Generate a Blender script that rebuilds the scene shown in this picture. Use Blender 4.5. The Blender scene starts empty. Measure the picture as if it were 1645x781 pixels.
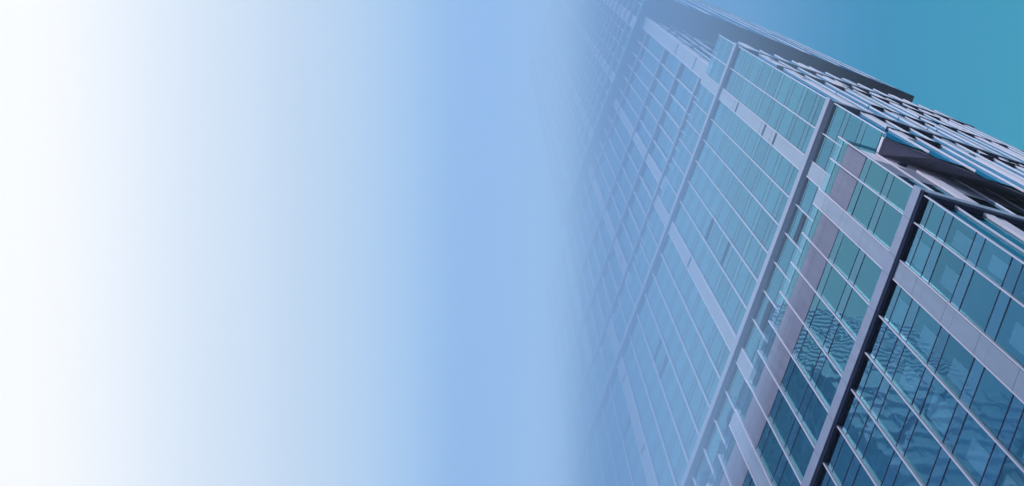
import bpy, math, random
from mathutils import Matrix, Vector

random.seed(7)
SC = bpy.context.scene
COL = SC.collection
EYE = 1.7                                   # eye height of the photographer above the ground

# ------------------------------------------------------------------ camera
# building directions seen from the camera (columns: along the facade, up, into the block)
RX = [(-0.35421, -0.37784, 0.85544), (0.93516, -0.13928, 0.32570), (-0.00392, 0.91533, 0.40268)]
FPX, PX, PY, W, H = 1100.0, 1250.0, 10.2, 1645.0, 781.0
def axis(row, s=1.0):
    a, b, c = row
    return Vector((a * s, -c * s, b * s)).normalized()
CX, CY, CZ = axis(RX[0]), axis(RX[1], -1), axis(RX[2], -1)
cam = bpy.data.cameras.new('camera')
cam.sensor_width = 36.0
cam.lens = FPX / W * 36.0
cam.shift_x = (W / 2 - PX) / W
cam.shift_y = -(H / 2 - PY) / W
cam.clip_start, cam.clip_end = 0.1, 20000
co = bpy.data.objects.new('camera', cam)
COL.objects.link(co)
m = Matrix(((CX.x, CY.x, CZ.x, 0), (CX.y, CY.y, CZ.y, 0), (CX.z, CY.z, CZ.z, EYE), (0, 0, 0, 1)))
co.matrix_world = m
SC.camera = co

# ------------------------------------------------------------------ world, sun, exposure
SUN_DIR = Vector((-0.42, 0.60, 0.68)).normalized()      # towards the sun
SUN_EL = math.asin(SUN_DIR.z)
SUN_AZ = math.atan2(SUN_DIR.x, SUN_DIR.y)
world = bpy.data.worlds.new('World')
SC.world = world
world.use_nodes = True
nt = world.node_tree
nt.nodes.clear()
def N(t, typ, **kw):
    n = t.nodes.new(typ)
    for k, v in kw.items():
        setattr(n, k, v)
    return n
def math_node(t, op, a, b=None, c=None):
    n = N(t, 'ShaderNodeMath', operation=op)
    for i, v in enumerate((a, b, c)):
        if v is None:
            continue
        if isinstance(v, (int, float)):
            n.inputs[i].default_value = v
        else:
            t.links.new(v, n.inputs[i])
    return n.outputs[0]
def srgb(r, g, b):
    f = lambda u: (u / 255 / 12.92) if u / 255 <= 0.04045 else ((u / 255 + 0.055) / 1.055) ** 2.4
    return (f(r), f(g), f(b), 1.0)
sky = N(nt, 'ShaderNodeTexSky', sky_type='NISHITA', sun_disc=False)
sky.sun_elevation = SUN_EL
sky.sun_rotation = SUN_AZ
sky.dust_density = 2.0
tc = N(nt, 'ShaderNodeTexCoord')
def dot(v):
    n = N(nt, 'ShaderNodeVectorMath', operation='DOT_PRODUCT')
    nt.links.new(tc.outputs['Generated'], n.inputs[0])
    n.inputs[1].default_value = v
    return n.outputs['Value']
# sky colour by angle about the camera's upright axis: white at left, blue at right
SKY_RIGHT, SKY_AHEAD = CX.copy(), -CZ.copy()
ang = math_node(nt, 'ARCTAN2', dot(SKY_RIGHT), dot(SKY_AHEAD))
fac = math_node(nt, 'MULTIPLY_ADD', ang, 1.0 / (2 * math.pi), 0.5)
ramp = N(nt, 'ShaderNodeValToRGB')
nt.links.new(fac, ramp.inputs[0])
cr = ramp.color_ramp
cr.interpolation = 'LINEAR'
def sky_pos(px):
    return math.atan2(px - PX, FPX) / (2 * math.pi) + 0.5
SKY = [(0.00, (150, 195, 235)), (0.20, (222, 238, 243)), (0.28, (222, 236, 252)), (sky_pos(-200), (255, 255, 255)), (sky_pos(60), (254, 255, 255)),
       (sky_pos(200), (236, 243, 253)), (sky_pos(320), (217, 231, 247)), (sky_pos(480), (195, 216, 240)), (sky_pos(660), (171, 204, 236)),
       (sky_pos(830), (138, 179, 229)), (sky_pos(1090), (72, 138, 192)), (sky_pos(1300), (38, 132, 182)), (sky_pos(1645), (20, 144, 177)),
       (0.64, (70, 160, 195)), (0.76, (205, 232, 240)), (0.9, (205, 225, 245))]  # sky outside the view is brightened to light the side faces and glass reflections
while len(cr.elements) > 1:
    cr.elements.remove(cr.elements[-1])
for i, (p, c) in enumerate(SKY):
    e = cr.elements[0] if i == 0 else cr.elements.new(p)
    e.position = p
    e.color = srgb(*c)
bg1 = N(nt, 'ShaderNodeBackground')
bg1.inputs['Strength'].default_value = 0.006
nt.links.new(sky.outputs[0], bg1.inputs['Color'])
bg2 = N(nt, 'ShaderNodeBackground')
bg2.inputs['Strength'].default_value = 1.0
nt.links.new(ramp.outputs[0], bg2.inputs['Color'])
add = N(nt, 'ShaderNodeAddShader')
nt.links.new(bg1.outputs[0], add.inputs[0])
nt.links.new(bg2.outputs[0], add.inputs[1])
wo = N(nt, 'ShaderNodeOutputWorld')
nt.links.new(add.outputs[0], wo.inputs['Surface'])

sun = bpy.data.lights.new('sun', 'SUN')
sun.energy = 4.0
sun.angle = math.radians(0.6)
sun.color = (1.0, 0.98, 0.96)
so = bpy.data.objects.new('sun', sun)
COL.objects.link(so)
so.location = (150, 120, 400)
so.rotation_euler = SUN_DIR.to_track_quat('Z', 'Y').to_euler()

SC.view_settings.view_transform = 'Standard'
SC.view_settings.look = 'None'
SC.view_settings.exposure = 0.0
SC.view_settings.gamma = 1.0
SC.view_settings.use_curve_mapping = False
SC.cycles.max_bounces = 10
SC.cycles.transparent_max_bounces = 12
SC.cycles.volume_bounces = 5
SC.cycles.use_denoising = True

# ------------------------------------------------------------------ materials
def material(name):
    mt = bpy.data.materials.new(name)
    mt.use_nodes = True
    t = mt.node_tree
    t.nodes.clear()
    out = N(t, 'ShaderNodeOutputMaterial')
    return mt, t, out

def metal(name, col, rough=0.45, var=0.10, metallic=0.0, scale=0.35, spec=0.4):
    mt, t, out = material(name)
    b = N(t, 'ShaderNodeBsdfPrincipled')
    b.inputs['Roughness'].default_value = rough
    b.inputs['Metallic'].default_value = metallic
    b.inputs['Specular IOR Level'].default_value = spec
    tcn = N(t, 'ShaderNodeTexCoord')
    mp = N(t, 'ShaderNodeMapping')
    mp.inputs['Scale'].default_value = (1, 1, 0.25)
    t.links.new(tcn.outputs['Object'], mp.inputs[0])
    nz = N(t, 'ShaderNodeTexNoise')
    nz.inputs['Scale'].default_value = scale * 3
    nz.inputs['Detail'].default_value = 6
    t.links.new(mp.outputs[0], nz.inputs['Vector'])
    rp = N(t, 'ShaderNodeValToRGB')
    rp.color_ramp.elements[0].position = 0.3
    rp.color_ramp.elements[1].position = 0.7
    rp.color_ramp.elements[0].color = (*[c * (1 - var) for c in col], 1)
    rp.color_ramp.elements[1].color = (*[min(1, c * (1 + var)) for c in col], 1)
    t.links.new(nz.outputs['Fac'], rp.inputs[0])
    t.links.new(rp.outputs[0], b.inputs['Base Color'])
    t.links.new(b.outputs[0], out.inputs['Surface'])
    return mt

def glass(name, tint, through, mirror=0.46, wave=0.009):
    """coated curtain-wall glass: tinted mirror over a tinted see-through pane, slightly wavy"""
    mt, t, out = material(name)
    tcn = N(t, 'ShaderNodeTexCoord')
    nz = N(t, 'ShaderNodeTexNoise')
    nz.inputs['Scale'].default_value = 0.33
    nz.inputs['Detail'].default_value = 1.5
    nz.inputs['Distortion'].default_value = 1.0
    oi = N(t, 'ShaderNodeObjectInfo')
    sh = N(t, 'ShaderNodeVectorMath', operation='MULTIPLY_ADD')
    t.links.new(oi.outputs['Random'], sh.inputs[0])
    sh.inputs[1].default_value = (90, 40, 70)
    t.links.new(tcn.outputs['Object'], sh.inputs[2])
    t.links.new(sh.outputs[0], nz.inputs['Vector'])
    bp = N(t, 'ShaderNodeBump')
    bp.inputs['Strength'].default_value = 1.0
    bp.inputs['Distance'].default_value = wave
    t.links.new(nz.outputs['Fac'], bp.inputs['Height'])
    gl = N(t, 'ShaderNodeBsdfGlossy')
    gl.inputs['Roughness'].default_value = 0.015
    gl.inputs['Color'].default_value = (*tint, 1)
    t.links.new(bp.outputs[0], gl.inputs['Normal'])
    hv = N(t, 'ShaderNodeHueSaturation')
    hv.inputs['Color'].default_value = (*tint, 1)
    t.links.new(math_node(t, 'MULTIPLY_ADD', oi.outputs['Random'], 0.22, 0.89), hv.inputs['Value'])
    t.links.new(hv.outputs[0], gl.inputs['Color'])
    tr = N(t, 'ShaderNodeBsdfTransparent')
    tr.inputs['Color'].default_value = (*through, 1)
    fr = N(t, 'ShaderNodeFresnel')
    fr.inputs['IOR'].default_value = 1.5
    f2 = math_node(t, 'MULTIPLY_ADD', fr.outputs[0], 1.0 - mirror, mirror)
    mx = N(t, 'ShaderNodeMixShader')
    t.links.new(f2, mx.inputs[0])
    t.links.new(tr.outputs[0], mx.inputs[1])
    t.links.new(gl.outputs[0], mx.inputs[2])
    t.links.new(mx.outputs[0], out.inputs['Surface'])
    return mt

M = {
    'fin': metal('pale_fin_metal', (0.52, 0.49, 0.61), 0.4, 0.06),
    'ledge': metal('ledge_metal', (0.23, 0.265, 0.38), 0.4, 0.06),
    'pier': metal('pier_panel', (0.22, 0.27, 0.37), 0.4, 0.07),
    'pier_light': metal('pale_pier_panel', (0.50, 0.46, 0.57), 0.45, 0.08),
    'grey': metal('grey_stone_band', (0.135, 0.148, 0.225), 0.7, 0.10, 0.0, 0.6),
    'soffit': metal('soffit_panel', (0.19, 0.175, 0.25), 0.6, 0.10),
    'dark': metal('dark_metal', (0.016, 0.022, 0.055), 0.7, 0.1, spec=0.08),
    'core': metal('interior_shade', (0.03, 0.15, 0.19), 0.8, 0.25),
    'blind': metal('blind_fabric', (0.84, 0.90, 0.95), 0.8, 0.05),
    'glass': glass('vision_glass', (0.16, 0.48, 0.69), (0.62, 0.85, 0.92)),
    'spandrel': glass('spandrel_glass', (0.20, 0.51, 0.72), (0.65, 0.85, 0.95)),
    'near_glass': glass('clear_vision_glass', (0.20, 0.52, 0.66), (0.74, 0.92, 0.95), 0.42, 0.008),
    'near_spandrel': glass('clear_spandrel_glass', (0.24, 0.53, 0.70), (0.72, 0.90, 0.95), 0.46, 0.008),
    'clear': glass('balustrade_glass', (0.3, 0.5, 0.6), (0.85, 0.93, 0.95), 0.08),
    'ground': metal('paving', (0.34, 0.33, 0.34), 0.85, 0.2),
    'concrete': metal('facade_concrete', (0.80, 0.74, 0.84), 0.7, 0.1),
    'officeglass': metal('dark_office_glass', (0.44, 0.45, 0.54), 0.6, 0.3),
}

_mt, _t, _out = material('plain_glass_back')
_tr = N(_t, 'ShaderNodeBsdfTransparent')
_tr.inputs['Color'].default_value = (0.97, 0.99, 0.99, 1)
_t.links.new(_tr.outputs[0], _out.inputs['Surface'])
M['inner'] = _mt

# ------------------------------------------------------------------ mesh helpers (a = along the front, c = depth, z = height above the eye)
class MB:
    def __init__(self):
        self.v, self.f, self.mi = [], [], []
    def hexa(self, pts, mi=0):
        b = len(self.v)
        self.v += [(p[0], -p[1], p[2] + EYE) for p in pts]
        for q in ((0, 1, 2, 3), (7, 6, 5, 4), (0, 4, 5, 1), (1, 5, 6, 2), (2, 6, 7, 3), (3, 7, 4, 0)):
            self.f.append([b + i for i in q])
            self.mi.append(mi if not isinstance(mi, tuple) else mi[len(self.f) % 6 - 1])
        return self
    def box(self, a0, a1, c0, c1, z0, z1, mi=0):
        return self.hexa([(a0, c0, z0), (a1, c0, z0), (a1, c1, z0), (a0, c1, z0),
                          (a0, c0, z1), (a1, c0, z1), (a1, c1, z1), (a0, c1, z1)], mi)
    def prism(self, plan, z0, z1, mi=0):
        b = len(self.v)
        n = len(plan)
        self.v += [(p[0], -p[1], z0 + EYE) for p in plan] + [(p[0], -p[1], z1 + EYE) for p in plan]
        self.f.append([b + i for i in range(n)]); self.mi.append(mi)
        self.f.append([b + n + i for i in reversed(range(n))]); self.mi.append(mi)
        for i in range(n):
            j = (i + 1) % n
            self.f.append([b + i, b + n + i, b + n + j, b + j]); self.mi.append(mi)
        return self
    def build(self, name, mats, parent=None, label=None, kind=None):
        me = bpy.data.meshes.new(name)
        me.from_pydata(self.v, [], self.f)
        for mm in (mats if isinstance(mats, (list, tuple)) else [mats]):
            me.materials.append(mm)
        for p, i in zip(me.polygons, self.mi):
            p.material_index = i
        import bmesh
        bm = bmesh.new(); bm.from_mesh(me)
        bmesh.ops.recalc_face_normals(bm, faces=bm.faces)
        bm.to_mesh(me); bm.free()
        o = bpy.data.objects.new(name, me)
        COL.objects.link(o)
        if parent: o.parent = parent
        if label: o['label'] = label
        if kind: o['kind'] = kind
        return o

def tag(o, label, cat, group=None):
    o['label'] = label
    o['category'] = cat
    if group: o['group'] = group
    return o

# ------------------------------------------------------------------ setting: ground
g = MB()
g.box(-1500, 1500, -1500, 1500, -EYE - 0.5, -EYE)
o = g.build('ground', M['ground'])
o['kind'] = 'structure'

# ------------------------------------------------------------------ the tower
tower = bpy.data.objects.new('glass_tower', None)
COL.objects.link(tower)
tag(tower, 'tall stepped office tower of teal glass with pale upright fins and dark soffits', 'building')

LIMIT = 95
class Tier:
    """one storey-stack of the tower: a dark core mesh with windows, fins, ledges and piers on it"""
    def __init__(self, label):
        self.label = label
        self.pool = {}
    def add(self, name, mb, mats, near):
        self.pool.setdefault(name, []).append((near, mb, mats))
    def finish(self, root):
        for name, lst in self.pool.items():
            lst.sort(key=lambda t: t[0])
            for near, mb, mats in lst[:LIMIT]:
                mb.build(name, mats, root)
            rest = lst[LIMIT:]
            by = {}
            for near, mb, mats in rest:
                k = tuple(x.name for x in (mats if isinstance(mats, (list, tuple)) else [mats]))
                if k not in by:
                    by[k] = (MB(), mats)
                q = by[k][0]
                b = len(q.v)
                q.v += mb.v
                q.f += [[b + i for i in f] for f in mb.f]
                q.mi += mb.mi
            for q, mats in by.values():
                q.build(name, mats, root, kind='stuff')

def jit(s):
    return random.uniform(-s, s)

TR = 0.055                                    # half height of the dark transoms
COATED = (1, 1, 0, 1, 1, 1)                  # only the outer face of a pane carries the coating
def pane_front(a0, a1, z0, z1, c, tilt=0.006):
    """one pane, each hung very slightly out of true"""
    w, h = a1 - a0, z1 - z0
    ta, tz = jit(tilt) * w / 2, jit(tilt) * h / 2
    p = []
    for dz, z in ((-1, z0), (1, z1)):
        for dc in (0, 0.03):
            for da, a in ((-1, a0), (1, a1)) if dc == 0 else ((1, a1), (-1, a0)):
                p.append((a, c + dc + da * ta + dz * tz, z))
    return MB().hexa(p, COATED)

def fin_front(a, z0, z1, c_out, c_in, joints, w=0.10):
    b = MB()
    zs = [z0] + [z for z in joints if z0 + 0.3 < z < z1 - 0.3] + [z1]
    for p, q in zip(zs[:-1], zs[1:]):
        b.box(a - w / 2, a + w / 2, c_out, c_out + 0.09, p + 0.012, q - 0.012)
        b.box(a - 0.035, a + 0.035, c_out + 0.09, c_in - 0.06, p + 0.012, q - 0.012, 1)
        b.box(a - w / 2, a + w / 2, c_in - 0.06, c_in + 0.02, p + 0.012, q - 0.012, 1)
    return b

def front(t, fins, bands, floors, c_out, depth, z0, z1, a_end, sp=1.1, grey=(), blinds=None, zcap=None, segs=None, fin_w=0.10, gk=''):
    """curtain wall on a front face. floors: heights of the storey joints; bands: (a0, a1) solid upright piers"""
    c_in = c_out + depth
    segs = segs or [(z0, z1)]
    edges = sorted(fins)
    for a in edges:
        for s0, s1 in segs:
            top = min(s1, zcap) if zcap else s1
            t.add('fin', fin_front(a, s0, top, c_out, c_in, floors, fin_w), [M['fin'], M['ledge']], a * 0.7 + s0)
    for s0, s1 in segs:
        cuts = [s0] + [z for z in floors if s0 < z < s1] + [s1]
        for a0, a1 in zip(edges[:-1], edges[1:]):
            if any(b0 - 0.05 <= a0 and a1 <= b1 + 0.05 for b0, b1 in bands):
                continue
            for p, q in zip(cuts[:-1], cuts[1:]):
                near = a0 + p
                if any(abs(p - g0) < 0.2 for g0 in grey):
                    t.add('stone_panel', MB().box(a0 + 0.01, a1 - 0.01, c_in - 0.03, c_in + 0.12, p + 0.02, p + 1.28).box(a0 + 0.01, a1 - 0.01, c_in - 0.025, c_in + 0.12, p + 1.295, p + 2.58).box(a0 + 0.01, a1 - 0.01, c_in - 0.03, c_in + 0.12, p + 2.595, q - 0.02), M['grey'], near)
                    continue
                x0, x1 = a0 + 0.03, a1 - 0.03
                s = min(sp, (q - p) * 0.5)
                if q - p > 1.6:
                    t.add('window', pane_front(x0, x1, p + 0.035, q - s - 0.035, c_in), [M[gk + 'glass'], M['inner']], near)
                    t.add('spandrel_panel', pane_front(x0, x1, q - s + 0.035, q - 0.035, c_in), [M[gk + 'spandrel'], M['inner']], near)
                    if blinds and blinds(a0, p):
                        d0, d1, h0, h1 = blinds(a0, p)
                        t.add('blind', MB().box(a0 + d0 * (a1 - a0), a0 + d1 * (a1 - a0), c_in + 0.22, c_in + 0.24, p + 0.05 + h0, p + h1), M['blind'], near)
                else:
                    t.add('spandrel_panel', pane_front(x0, x1, p + 0.035, q - 0.035, c_in), [M[gk + 'spandrel'], M['inner']], near)
        for z, q in zip(cuts[:-1], cuts[1:]):
            s = min(sp, (q - z) * 0.5)
            for zz in ([z] if z > s0 + 0.2 else []) + [q - s]:
                t.add('transom', MB().box(edges[0] + 0.06, a_end - 0.05, c_in - 0.012, c_in + 0.035, zz - TR, zz + TR), M['dark'], zz)
        for b0, b1 in bands:
            for p, q in zip(cuts[:-1], cuts[1:]):
                mid = q - min(sp, (q - p) * 0.5)
                r = random.random()
                b = MB()
                if r < 0.2 and q - p > 2:
                    b.box(b0 + 0.1, b1 - 0.06, c_out + 0.03, c_in, p + 0.015, mid - 0.7)
                    b.box(b0 + 0.1, b1 - 0.06, c_out + 0.06, c_in, mid + 0.012, q - 0.015)
                    t.add('louvre', MB().box(b0 + 0.12, b1 - 0.08, c_out + 0.2, c_in, mid - 0.69, mid + 0.002), M['dark'], b0 + p)
                else:
                    b.box(b0 + 0.1, b1 - 0.06, c_out + 0.03, c_in, p + 0.015, mid - 0.015)
                    b.box(b0 + 0.1, b1 - 0.06, c_out + 0.03, c_in, mid, q - 0.015)
                t.add('pier', b, M['pier'], b0 + p)

def pane_side(c0, c1, z0, z1, a, tilt=0.003):
    w, h = c1 - c0, z1 - z0
    tc_, tz = jit(tilt) * w / 2, jit(tilt) * h / 2
    p = []
    for dz, z in ((-1, z0), (1, z1)):
        for da in (0, 0.03):
            for dc, c in ((-1, c0), (1, c1)) if da == 0 else ((1, c1), (-1, c0)):
                p.append((a + da + dc * tc_ + dz * tz, c, z))
    return MB().hexa(p, COATED)

def fin_side(a_out, a_in, c, z0, z1, joints, w=0.10):
    b = MB()
    zs = [z0] + [z for z in joints if z0 + 0.3 < z < z1 - 0.3] + [z1]
    for p, q in zip(zs[:-1], zs[1:]):
        b.box(a_out, a_out + 0.09, c - w / 2, c + w / 2, p + 0.012, q - 0.012)
        b.box(a_out + 0.09, a_in - 0.06, c - 0.035, c + 0.035, p + 0.012, q - 0.012)
        b.box(a_in - 0.06, a_in + 0.02, c - w / 2, c + w / 2, p + 0.012, q - 0.012, 1)
    return b

# ---- first tier: the block that stands nearest, with the grey stone band and the wrap-round string course
t = Tier('nearest block with a grey storey-high stone band under its glass parapet')
C2, D2 = 40.0, 0.32
core = MB()
core.box(10.6 + 0.45, 126, C2 + D2 + 0.35, 42.3, -EYE, 63.0)
core.box(10.6 + 0.45 + 0.35, 126, 42.3, 75, -EYE, 57.4)
root2 = core.build('tier', M['core'], tower, t.label)
fl2 = [-1.7, 4.0, 8.0, 12.0, 16.1, 20.15, 24.2, 28.25, 32.3, 36.35, 40.4, 44.4, 47.2]
fins2 = [10.6, 13.1, 16.6, 18.3, 21.7, 25.1, 28.5, 31.9, 35.3, 38.7, 42.1, 43.9]
bands2 = [(16.6, 18.3), (42.1, 43.9)]
a = 43.9
while a < 122:
    for k in range(6):
        a += 3.4
        fins2.append(a)
    bands2.append((a, a + 1.8))
    a += 1.8
    fins2.append(a)
def blinds2(a0, p):
    r = random.Random(int(a0 * 10) * 131 + int(p * 10))
    if a0 > 23 or p < 26 or r.random() < 0.25 or p > 46:
        return None
    return (0.36 + r.uniform(-.08, .08), 0.86 + r.uniform(-.1, .05), 0.0, r.choice((2.0, 2.3, 2.6)))
front(t, fins2, bands2, fl2, C2, D2, -1.7, 47.25, 105, blinds=blinds2, gk='near_', segs=[(-1.7, 47.25)])
upper2 = [49.2, 53.4, 57.6, 61.5, 63.5]
front(t, fins2, bands2, upper2[1:-1], C2, D2, 48.9, 63.5, 105, grey=(57.6,), gk='near_', segs=[(48.75, 63.5)])
# string course that turns the corner, with its dark underside
lg = MB()
for a0, a1 in zip(fins2[:-1], fins2[1:]):
    lg.box(a0 if a0 > 10.7 else 10.25, a1 - 0.03, 39.83, C2 + D2 - 0.02, 47.65, 48.7)
t.add('ledge', lg, M['ledge'], 0)
lg = MB()
lg.box(10.35, 11.05, C2 + D2 - 0.02, 75, 47.65, 48.7)
t.add('ledge', lg, M['ledge'], 0)
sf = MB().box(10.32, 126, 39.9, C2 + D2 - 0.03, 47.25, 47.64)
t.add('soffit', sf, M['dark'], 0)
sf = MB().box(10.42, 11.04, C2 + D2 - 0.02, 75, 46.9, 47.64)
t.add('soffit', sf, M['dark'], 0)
# side face
SA = 10.62
for lo, hi, jl in ((-1.7, 46.9, fl2), (48.75, 57.6, [53.4])):
    cuts = [lo] + [z for z in jl if lo < z < hi] + [hi]
    bays = [40.46, 43.4, 46.6, 49.4] + [49.4 + 4.6 * k for k in range(1, 6)]
    for c0, c1 in zip(bays[:-1], bays[1:]):
        for p, q in zip(cuts[:-1], cuts[1:]):
            if c0 == 46.6:
                for c00, c11, da in ((46.75, 47.9, 0.0), (48.15, 49.3, 0.12)):
                    t.add('pier', MB().box(SA - 0.05 + da, SA + 0.2, c00, c11, p + 0.015, q - 0.015), M['pier_light'], c0 + p)
                continue
            if lo < 0 or p < 53:
                t.add('window', pane_side(c0 + 0.03, c1 - 0.03, p + 0.035, q - 1.15, SA + 0.2), [M['near_glass'], M['inner']], c0 + p)
                t.add('spandrel_panel', pane_side(c0 + 0.03, c1 - 0.03, q - 1.1, q - 0.035, SA + 0.2), [M['near_spandrel'], M['inner']], c0 + p)
            else:
                t.add('stone_panel', MB().box(SA + 0.17, SA + 0.29, c0 + 0.01, c1 - 0.01, p + 0.02, q - 0.02), M['grey'], c0 + p)
    for c in (43.4, 53.9, 58.4, 63.2, 67.9):
        t.add('fin', fin_side(SA, SA + 0.2, c, lo, min(hi + 3, 61.0) if lo > 0 else hi, jl), [M['fin'], M['ledge']], c + lo - 40)
# stone wall of the terrace behind the fins, glass parapet on the corner
t.add('stone_panel', MB().box(10.84, 11.0, 41.2, 75, 57.62, 61.0), M['pier_light'], 0)
t.add('balustrade', MB().box(10.66, 10.69, 40.5, 44.6, 61.6, 63.4), M['clear'], 0)
fx = MB()
fx.box(10.55, 10.84, 45.4, 45.7, 58.9, 59.1); fx.box(10.45, 10.7, 45.25, 45.85, 58.55, 58.95); fx.box(10.5, 10.8, 45.95, 46.3, 58.7, 59.2)
t.add('light_fitting', fx, M['dark'], 0)
t.finish(root2)

# ---- second tier: set back, overhanging on its right side
t = Tier('tall middle block of paired glass strips with two string courses, overhanging on a dark soffit')
C1, D1 = 43.8, 0.26
A1 = 8.4
core = MB()
core.box(A1 + 0.85, 130, C1 + D1 + 0.35, 72, 61.4, 119.8)
core.box(A1 + 0.85, 60, 72, 99, 61.4, 119.8)
root1 = core.build('tier', M['core'], tower, t.label)
fl1 = [61.0 + 0.8, 66.1, 70.1, 74.1, 78.1, 82.1, 86.1, 90.2, 94.2, 98.2, 102.2, 106.2, 110.2, 114.3, 118.3]
fins1 = [8.4, 12.4, 16.1, 18.0, 21.75, 25.5, 29.3, 33.05, 36.8, 40.6, 42.5]
bands1 = [(16.1, 18.0), (40.6, 42.5)]
a = 42.5
while a < 122:
    for k in range(6):
        a += 3.78
        fins1.append(a)
    bands1.append((a, a + 1.9))
    a += 1.9
    fins1.append(a)
front(t, fins1, bands1, fl1, C1, D1, 61.0, 121.0, 130, segs=[(61.0, 73.4), (75.2, 109.7), (111.3, 121.0)])
for z in (74.0, 110.3):
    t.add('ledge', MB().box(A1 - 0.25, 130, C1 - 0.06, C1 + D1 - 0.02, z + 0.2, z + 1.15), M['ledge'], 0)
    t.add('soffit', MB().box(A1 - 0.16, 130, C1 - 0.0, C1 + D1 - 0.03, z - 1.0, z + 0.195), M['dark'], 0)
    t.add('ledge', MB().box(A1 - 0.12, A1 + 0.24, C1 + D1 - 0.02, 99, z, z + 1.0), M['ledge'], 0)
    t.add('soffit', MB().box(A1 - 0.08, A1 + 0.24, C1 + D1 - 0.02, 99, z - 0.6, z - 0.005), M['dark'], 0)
# louvre slots
LOUVRES = [(33.2, 36.65, 94.2, 0.75), (33.2, 36.65, 86.6, 0.3), (33.2, 36.65, 70.2, 0.95), (54.0, 57.5, 92.1, 0.7), (54.0, 57.5, 96.3, 0.65),
           (67.2, 70.7, 96.7, 0.65), (50.2, 53.7, 72.9, 0.6), (21.9, 25.35, 70.2, 0.85), (46.4, 49.9, 108.2, 0.5)]
for a0, a1, z, h in LOUVRES:
    t.add('louvre', MB().box(a0, a1, C1 + 0.14, C1 + D1 - 0.035, z, z + h), M['dark'], 0)
# overhang: its sloping soffit and the pale trim on its front edge
def bottom(c):
    pts = [(43.8, 60.9), (49.3, 57.6), (54.0, 53.6), (57.0, 51.4), (66.0, 47.0), (99.0, 44.0)]
    for (c0, z0), (c1, z1) in zip(pts[:-1], pts[1:]):
        if c0 <= c <= c1:
            return z0 + (z1 - z0) * (c - c0) / (c1 - c0)
    return pts[-1][1] if c > 99 else pts[0][1]
cs = [43.85, 49.3, 54.0, 57.0, 61.5, 66.0, 75.0]
for c0, c1 in zip(cs[:-1], cs[1:]):
    p = []
    for up in (0, 0.35):
        p += [(A1 + 0.46, c0 + 0.01, bottom(c0) + up), (10.92, c0 + 0.02, 61.0 + up), (10.92, c1 - 0.02, 61.0 + up), (A1 + 0.46, c1 - 0.01, bottom(c1) + up)]
    t.add('soffit', MB().hexa(p), M['soffit'], 0)
t.add('trim', MB().box(A1 + 0.45, 10.55, C1 - 0.02, C1 + 0.04, 60.85, 61.25), M['fin'], 0)
rnd = random.Random(21)
def side(t, face, c0, c1, zb, z1, floors, pitch, piers, seed, dep=0.26, ledges=(), slots=True, depth_cut=99):
    """curtain wall on a side face; face(c) gives its outer line, zb(c) its bottom"""
    r = random.Random(seed)
    c = c0
    k = 0
    while c < c1 - 0.5:
        cn = min(c + pitch, c1)
        a = face(c)
        lo = zb((c + cn) / 2)
        cuts = [lo] + [z for z in floors if lo + 1 < z < z1 - 1] + [z1]
        # glazing, two storeys to a piece
        for p, q in zip(cuts[:-1], cuts[1:]):
            t.add('window', pane_side(c + 0.03, cn - 0.03, p + 0.035, q - 1.1, a + dep), [M['glass'], M['inner']], 60 + c + p * .4)
            t.add('spandrel_panel', pane_side(c + 0.03, cn - 0.03, q - 1.04, q - 0.035, a + dep), [M['spandrel'], M['inner']], 60 + c + p * .4)
        if c > c0 and (c < 66 or k % 3 == 0 or r.random() < 0.72):
            zz = zb(c) + (0 if c < 66 else r.choice((0, 0, 4, 12)))
            while zz < z1 - 2:
                ln = r.choice((32, 48, 64))
                ze = min(zz + ln, z1)
                t.add('fin', fin_side(a + r.choice((0, 0, 0.06)), a + dep, c, zz, ze - 0.25, floors), [M[r.choice(('fin', 'fin', 'pier_light'))], M['ledge']], 60 + c + zz * .4)
                zz = ze
        if k % piers[1] == piers[0]:
            w0 = c + r.uniform(0.2, 1.4)
            w1 = min(w0 + pitch * r.uniform(0.16, 0.36), cn)
            zz = zb(c) + r.uniform(0, 6)
            while zz < z1 - 3:
                ln = r.choice((12.1, 20.2, 28.3))
                ze = min(zz + ln, z1)
                b = MB()
                j = zz
                while j < ze - 1:
                    b.box(a + 0.02, a + dep, w0, w1, j + 0.02, min(j + 4.0, ze) - 0.02)
                    j += 4.0
                t.add('pier', b, M[r.choice(('pier_light', 'pier_light', 'pier', 'fin'))], 60 + c + zz * .4)
                gap = r.uniform(0.4, 1.4)
                if slots and r.random() < 0.6:
                    t.add('louvre', MB().box(a + 0.1, a + dep, w0 + 0.1, w1 + pitch * 0.3, ze + 0.02, ze + gap), M['dark'], 60 + c + zz * .4)
                zz = ze + gap
        c = cn
        k += 1
side(t, lambda c: A1, C1 + D1, 99, bottom, 121.0, fl1, 4.0, (1, 3), 5)
for c0, c1, z in ((48, 56, 66.5), (58, 70, 86.0), (47, 60, 98.5), (62, 84, 102.5), (72, 92, 92.5), (66, 90, 70.0)):
    t.add('ledge', MB().box(A1 - 0.06, A1 + 0.24, c0, c1, z, z + 0.5), M['dark'], 0)
t.finish(root1)

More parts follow.
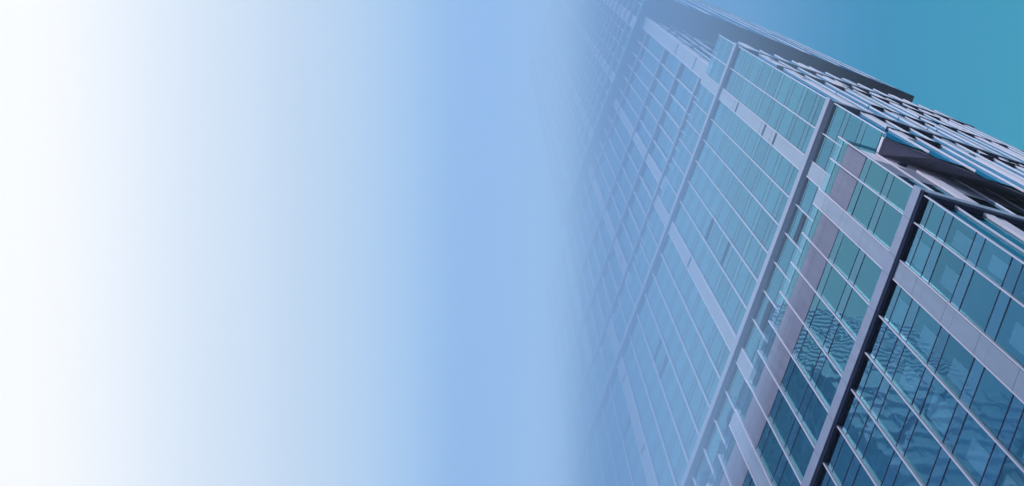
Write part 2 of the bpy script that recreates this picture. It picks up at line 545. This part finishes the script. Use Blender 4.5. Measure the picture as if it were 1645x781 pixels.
# ---- third tier: set further back
t = Tier('set-back block of wide panes between deep ledges below the overhanging shaft')
C0, D0, A0 = 50.0, 0.5, 16.4
core = MB().box(A0 + 0.85, 102, C0 + D0 + 0.35, 100, 100, 203.5)
root0 = core.build('tier', M['core'], tower, t.label)
fins0 = [16.4, 19.7, 23.8, 27.8, 31.7, 35.4, 39.3, 42.6, 44.4, 48.3, 52.2, 56.1, 60.0, 63.9, 65.7, 69.6, 73.5, 77.4, 81.3, 85.2, 87.0, 90.9, 94.8, 98.7, 102]
bands0 = [(16.4, 19.7), (42.6, 44.4), (63.9, 65.7), (85.2, 87.0)]
fl0 = [100, 109, 116.0, 124, 131.5, 139.5, 147, 155.5, 163.5, 172, 180, 187.5, 195.0, 204]
front(t, fins0[:], bands0, fl0, C0, D0, 100, 203.9, 60, segs=[(100, 203.9)], sp=0.6, fin_w=0.22)
for z in (109, 124, 139.5, 155.5, 172.0, 195.0):
    t.add('ledge', MB().box(A0 + 3.3, 102, C0 - 0.05, C0 + D0 - 0.02, z, z + 0.7), M['ledge'], 0)
    t.add('soffit', MB().box(A0 + 3.35, 102, C0 - 0.0, C0 + D0 - 0.03, z - 1.3, z - 0.005), M['dark'], 0)
side(t, lambda c: A0, C0 + D0, 100, lambda c: 118.0, 203.9, fl0, 3.9, (0, 9), 9, ledges=(), slots=False)
for z in (163.5, 180, 187.5):
    t.add('louvre', MB().box(A0 - 0.05, A0 + 0.45, C0 + D0, C0 + 5.0, z, z + 0.7), M['dark'], 0)
for z in (150, 171, 190):
    t.add('ledge', MB().box(A0 - 0.05, A0 + 0.45, C0 + 6, 100, z, z + 0.6), M['ledge'], 0)
t.finish(root0)

# ---- top shaft: overhangs everything below on a wide dark soffit
t = Tier('highest shaft of the tower, overhanging on a wide dark soffit and fading into blue')
CT, DT = 48.1, 0.45
def faceT(c):
    return 8.7 + 0.032 * (c - 50)
ZT, ZTT = 204.0, 430.0
core = MB().prism([(faceT(CT) + 0.85, CT + 0.8), (84, CT + 0.8), (84, 153), (faceT(153) + 0.85, 153)], ZT + 1.5, ZTT - 1)
rootT = core.build('tier', M['core'], tower, t.label)
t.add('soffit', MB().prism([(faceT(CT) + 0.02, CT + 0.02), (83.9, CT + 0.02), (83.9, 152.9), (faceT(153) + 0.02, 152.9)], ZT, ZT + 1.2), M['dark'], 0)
flT = [ZT + 1.3 + 8.2 * k for k in range(28)]
finsT = [9.2, 13.5, 17.8, 21.0, 24.0, 28.1, 32.3, 36.4, 38.5, 42.6, 46.7, 50.8, 54.9, 57.0, 61.1, 65.2, 69.3, 73.4, 75.5, 79.6, 83.7]
bandsT = [(21.0 - 3.2, 21.0), (36.4, 38.5), (54.9, 57.0), (73.4, 75.5)]
front(t, finsT, bandsT, flT, CT, DT, ZT + 1.3, ZTT, 58, segs=[(ZT + 1.3, ZTT)], sp=1.2, fin_w=0.24)
for k in range(26):
    z = ZT + 12 + 8.2 * k
    t.add('ledge', MB().box(9.2, 84, CT - 0.04, CT + DT - 0.02, z, z + 0.5), M['ledge'], k)
    t.add('soffit', MB().box(9.25, 84, CT + 0.0, CT + DT - 0.03, z - (2.4 if k % 3 else 4.0), z - 0.005), M['dark'], k)
side(t, faceT, CT + DT, 153, lambda c: ZT + 1.3, 330.0, [ZT + 8.2 * k for k in range(16)], 6.5, (1, 2), 13)
t.finish(rootT)

# ------------------------------------------------------------------ the building across the street (seen in the wavy glass)
b = bpy.data.objects.new('office_building', None)
COL.objects.link(b)
tag(b, 'pale-banded office block facing the tower, rippling as a reflection low in its glass', 'building')
NA, NC, NH = 120.0, -80.0, 212.0
MB().box(NA, 205, -205, NC, -EYE, NH).build('wall', M['officeglass'], b)
for k in range(26):
    z = 4.0 + 7.9 * k
    MB().box(NA - 0.9, NA - 0.02, -205, NC + 0.9, z, z + 1.9).box(NA - 0.02, 205, NC + 0.02, NC + 0.9, z, z + 1.9).build('floor_band', M['concrete'], b)
for k in range(9):
    c = NC - 6.0 - 13.5 * k
    MB().box(NA - 0.6, NA - 0.02, c - 0.5, c, -EYE, NH).build('column', M['concrete'], b)
for k in range(13):
    a = NA + 3 + 6.4 * k
    MB().box(a, a + 0.6, NC + 0.02, NC + 0.6, -EYE, NH).build('column', M['concrete'], b)
for k in range(5):                                     # zig-zag wind braces on the long side
    for q, (c0, c1) in enumerate(((NC - 4, NC - 60), (NC - 60, NC - 4), (NC - 66, NC - 122), (NC - 122, NC - 66))):
        z0, z1 = 2 + 41.6 * k, 2 + 41.6 * (k + 1)
        if q % 2: z0, z1 = z1, z0
        MB().hexa([(NA - 1.2, c0, z0), (NA - 0.95, c0, z0), (NA - 0.95, c0 - 2.2, z0), (NA - 1.2, c0 - 2.2, z0),
                   (NA - 1.2, c1, z1), (NA - 0.95, c1, z1), (NA - 0.95, c1 - 2.2, z1), (NA - 1.2, c1 - 2.2, z1)]).build('brace', M['concrete'], b)
MB().box(130, 160, -160, -100, NH + 0.01, NH + 9).box(165, 195, -195, -165, NH + 0.01, NH + 6).build('roof_plant', M['concrete'], b)

b = bpy.data.objects.new('office_building', None)
COL.objects.link(b)
tag(b, 'pale grid-fronted tower further down the street, a faint ripple in the faded glass', 'building')
MB().box(190, 420, -300, -165, -EYE, 405).build('wall', M['officeglass'], b)
for k in range(72):
    z = 4.0 + 5.6 * k
    MB().box(189.2, 420, -164.98, -164.2, z, z + 2.2).box(189.2, 189.98, -300, -164.98, z, z + 2.2).build('floor_band', M['concrete'], b)
for k in range(30):
    a = 194 + 7.4 * k
    MB().box(a, a + 1.4, -164.97, -164.3, -EYE, 405).build('column', M['concrete'], b)

# ------------------------------------------------------------------ haze
hz = MB().box(-1600, 1600, -1600, 1600, -EYE - 1.5, 445)
mt, tt, out = material('haze_air')
pv = N(tt, 'ShaderNodeVolumePrincipled')
pv.inputs['Color'].default_value = (0.75, 0.88, 1.0, 1)
pv.inputs['Density'].default_value = 0.0002
tt.links.new(pv.outputs[0], out.inputs['Volume'])
o = hz.build('haze', mt)
o['kind'] = 'stuff'

# ------------------------------------------------------------------ a bank of mist added over the street to fade the tower's left end into blue, thickness set by viewing angle
AX = (0.944, 0.329)                                    # its long direction in plan (a, c)
def fade_section():
    top = 62.0
    key = [(54, 0), (58, 0), (62, 1.4), (66, 4.0), (70, 8.2), (74, 14.5), (78, 23), (82, 36), (86, 54), (90, 36), (94, 14), (98, 5), (102, 1.4), (106, 0.3), (110, 0.3), (114, 0), (118, 0)]
    tab = [(58, 0)]
    for i in range(1, len(key) - 2):                   # smooth curve through the key thicknesses
        (d0, t0), (d1, t1), (d2, t2), (d3, t3) = key[i - 1:i + 3]
        for k in range(1, 5):
            u = k / 4
            v = t1 + u * 0.5 * (t2 - t0) + u * u * (t0 - 2.5 * t1 + 2 * t2 - 0.5 * t3) + u ** 3 * (-0.5 * t0 + 1.5 * t1 - 1.5 * t2 + 0.5 * t3)
            tab.append((d1 + u * (d2 - d1), max(0.0, v)))
    tab[-1] = (114, 0)
    pts = []
    for deg, th in tab:
        e = math.radians(deg)
        z = top - th * math.sin(e)
        pts.append((z / math.tan(e), z))
    return pts
sec = fade_section()
mb = MB()
n = len(sec)
for along in (-60, 150):
    mb.v += [(AX[0] * along - AX[1] * s_, -(AX[1] * along + AX[0] * s_), z_ + EYE) for s_, z_ in sec]
mb.f = [list(range(n)), list(range(2 * n - 1, n - 1, -1))] + [[i, (i + 1) % n, n + (i + 1) % n, n + i] for i in range(n)]
mb.mi = [0] * len(mb.f)
mt, tt, out = material('fade_air')
pv = N(tt, 'ShaderNodeVolumePrincipled')
pv.inputs['Color'].default_value = (0.53, 0.735, 0.96, 1)
pv.inputs['Density'].default_value = 0.055
pv.inputs['Anisotropy'].default_value = 0.0
tt.links.new(pv.outputs[0], out.inputs['Volume'])
o = mb.build('fade_mist', mt)
o['kind'] = 'stuff'
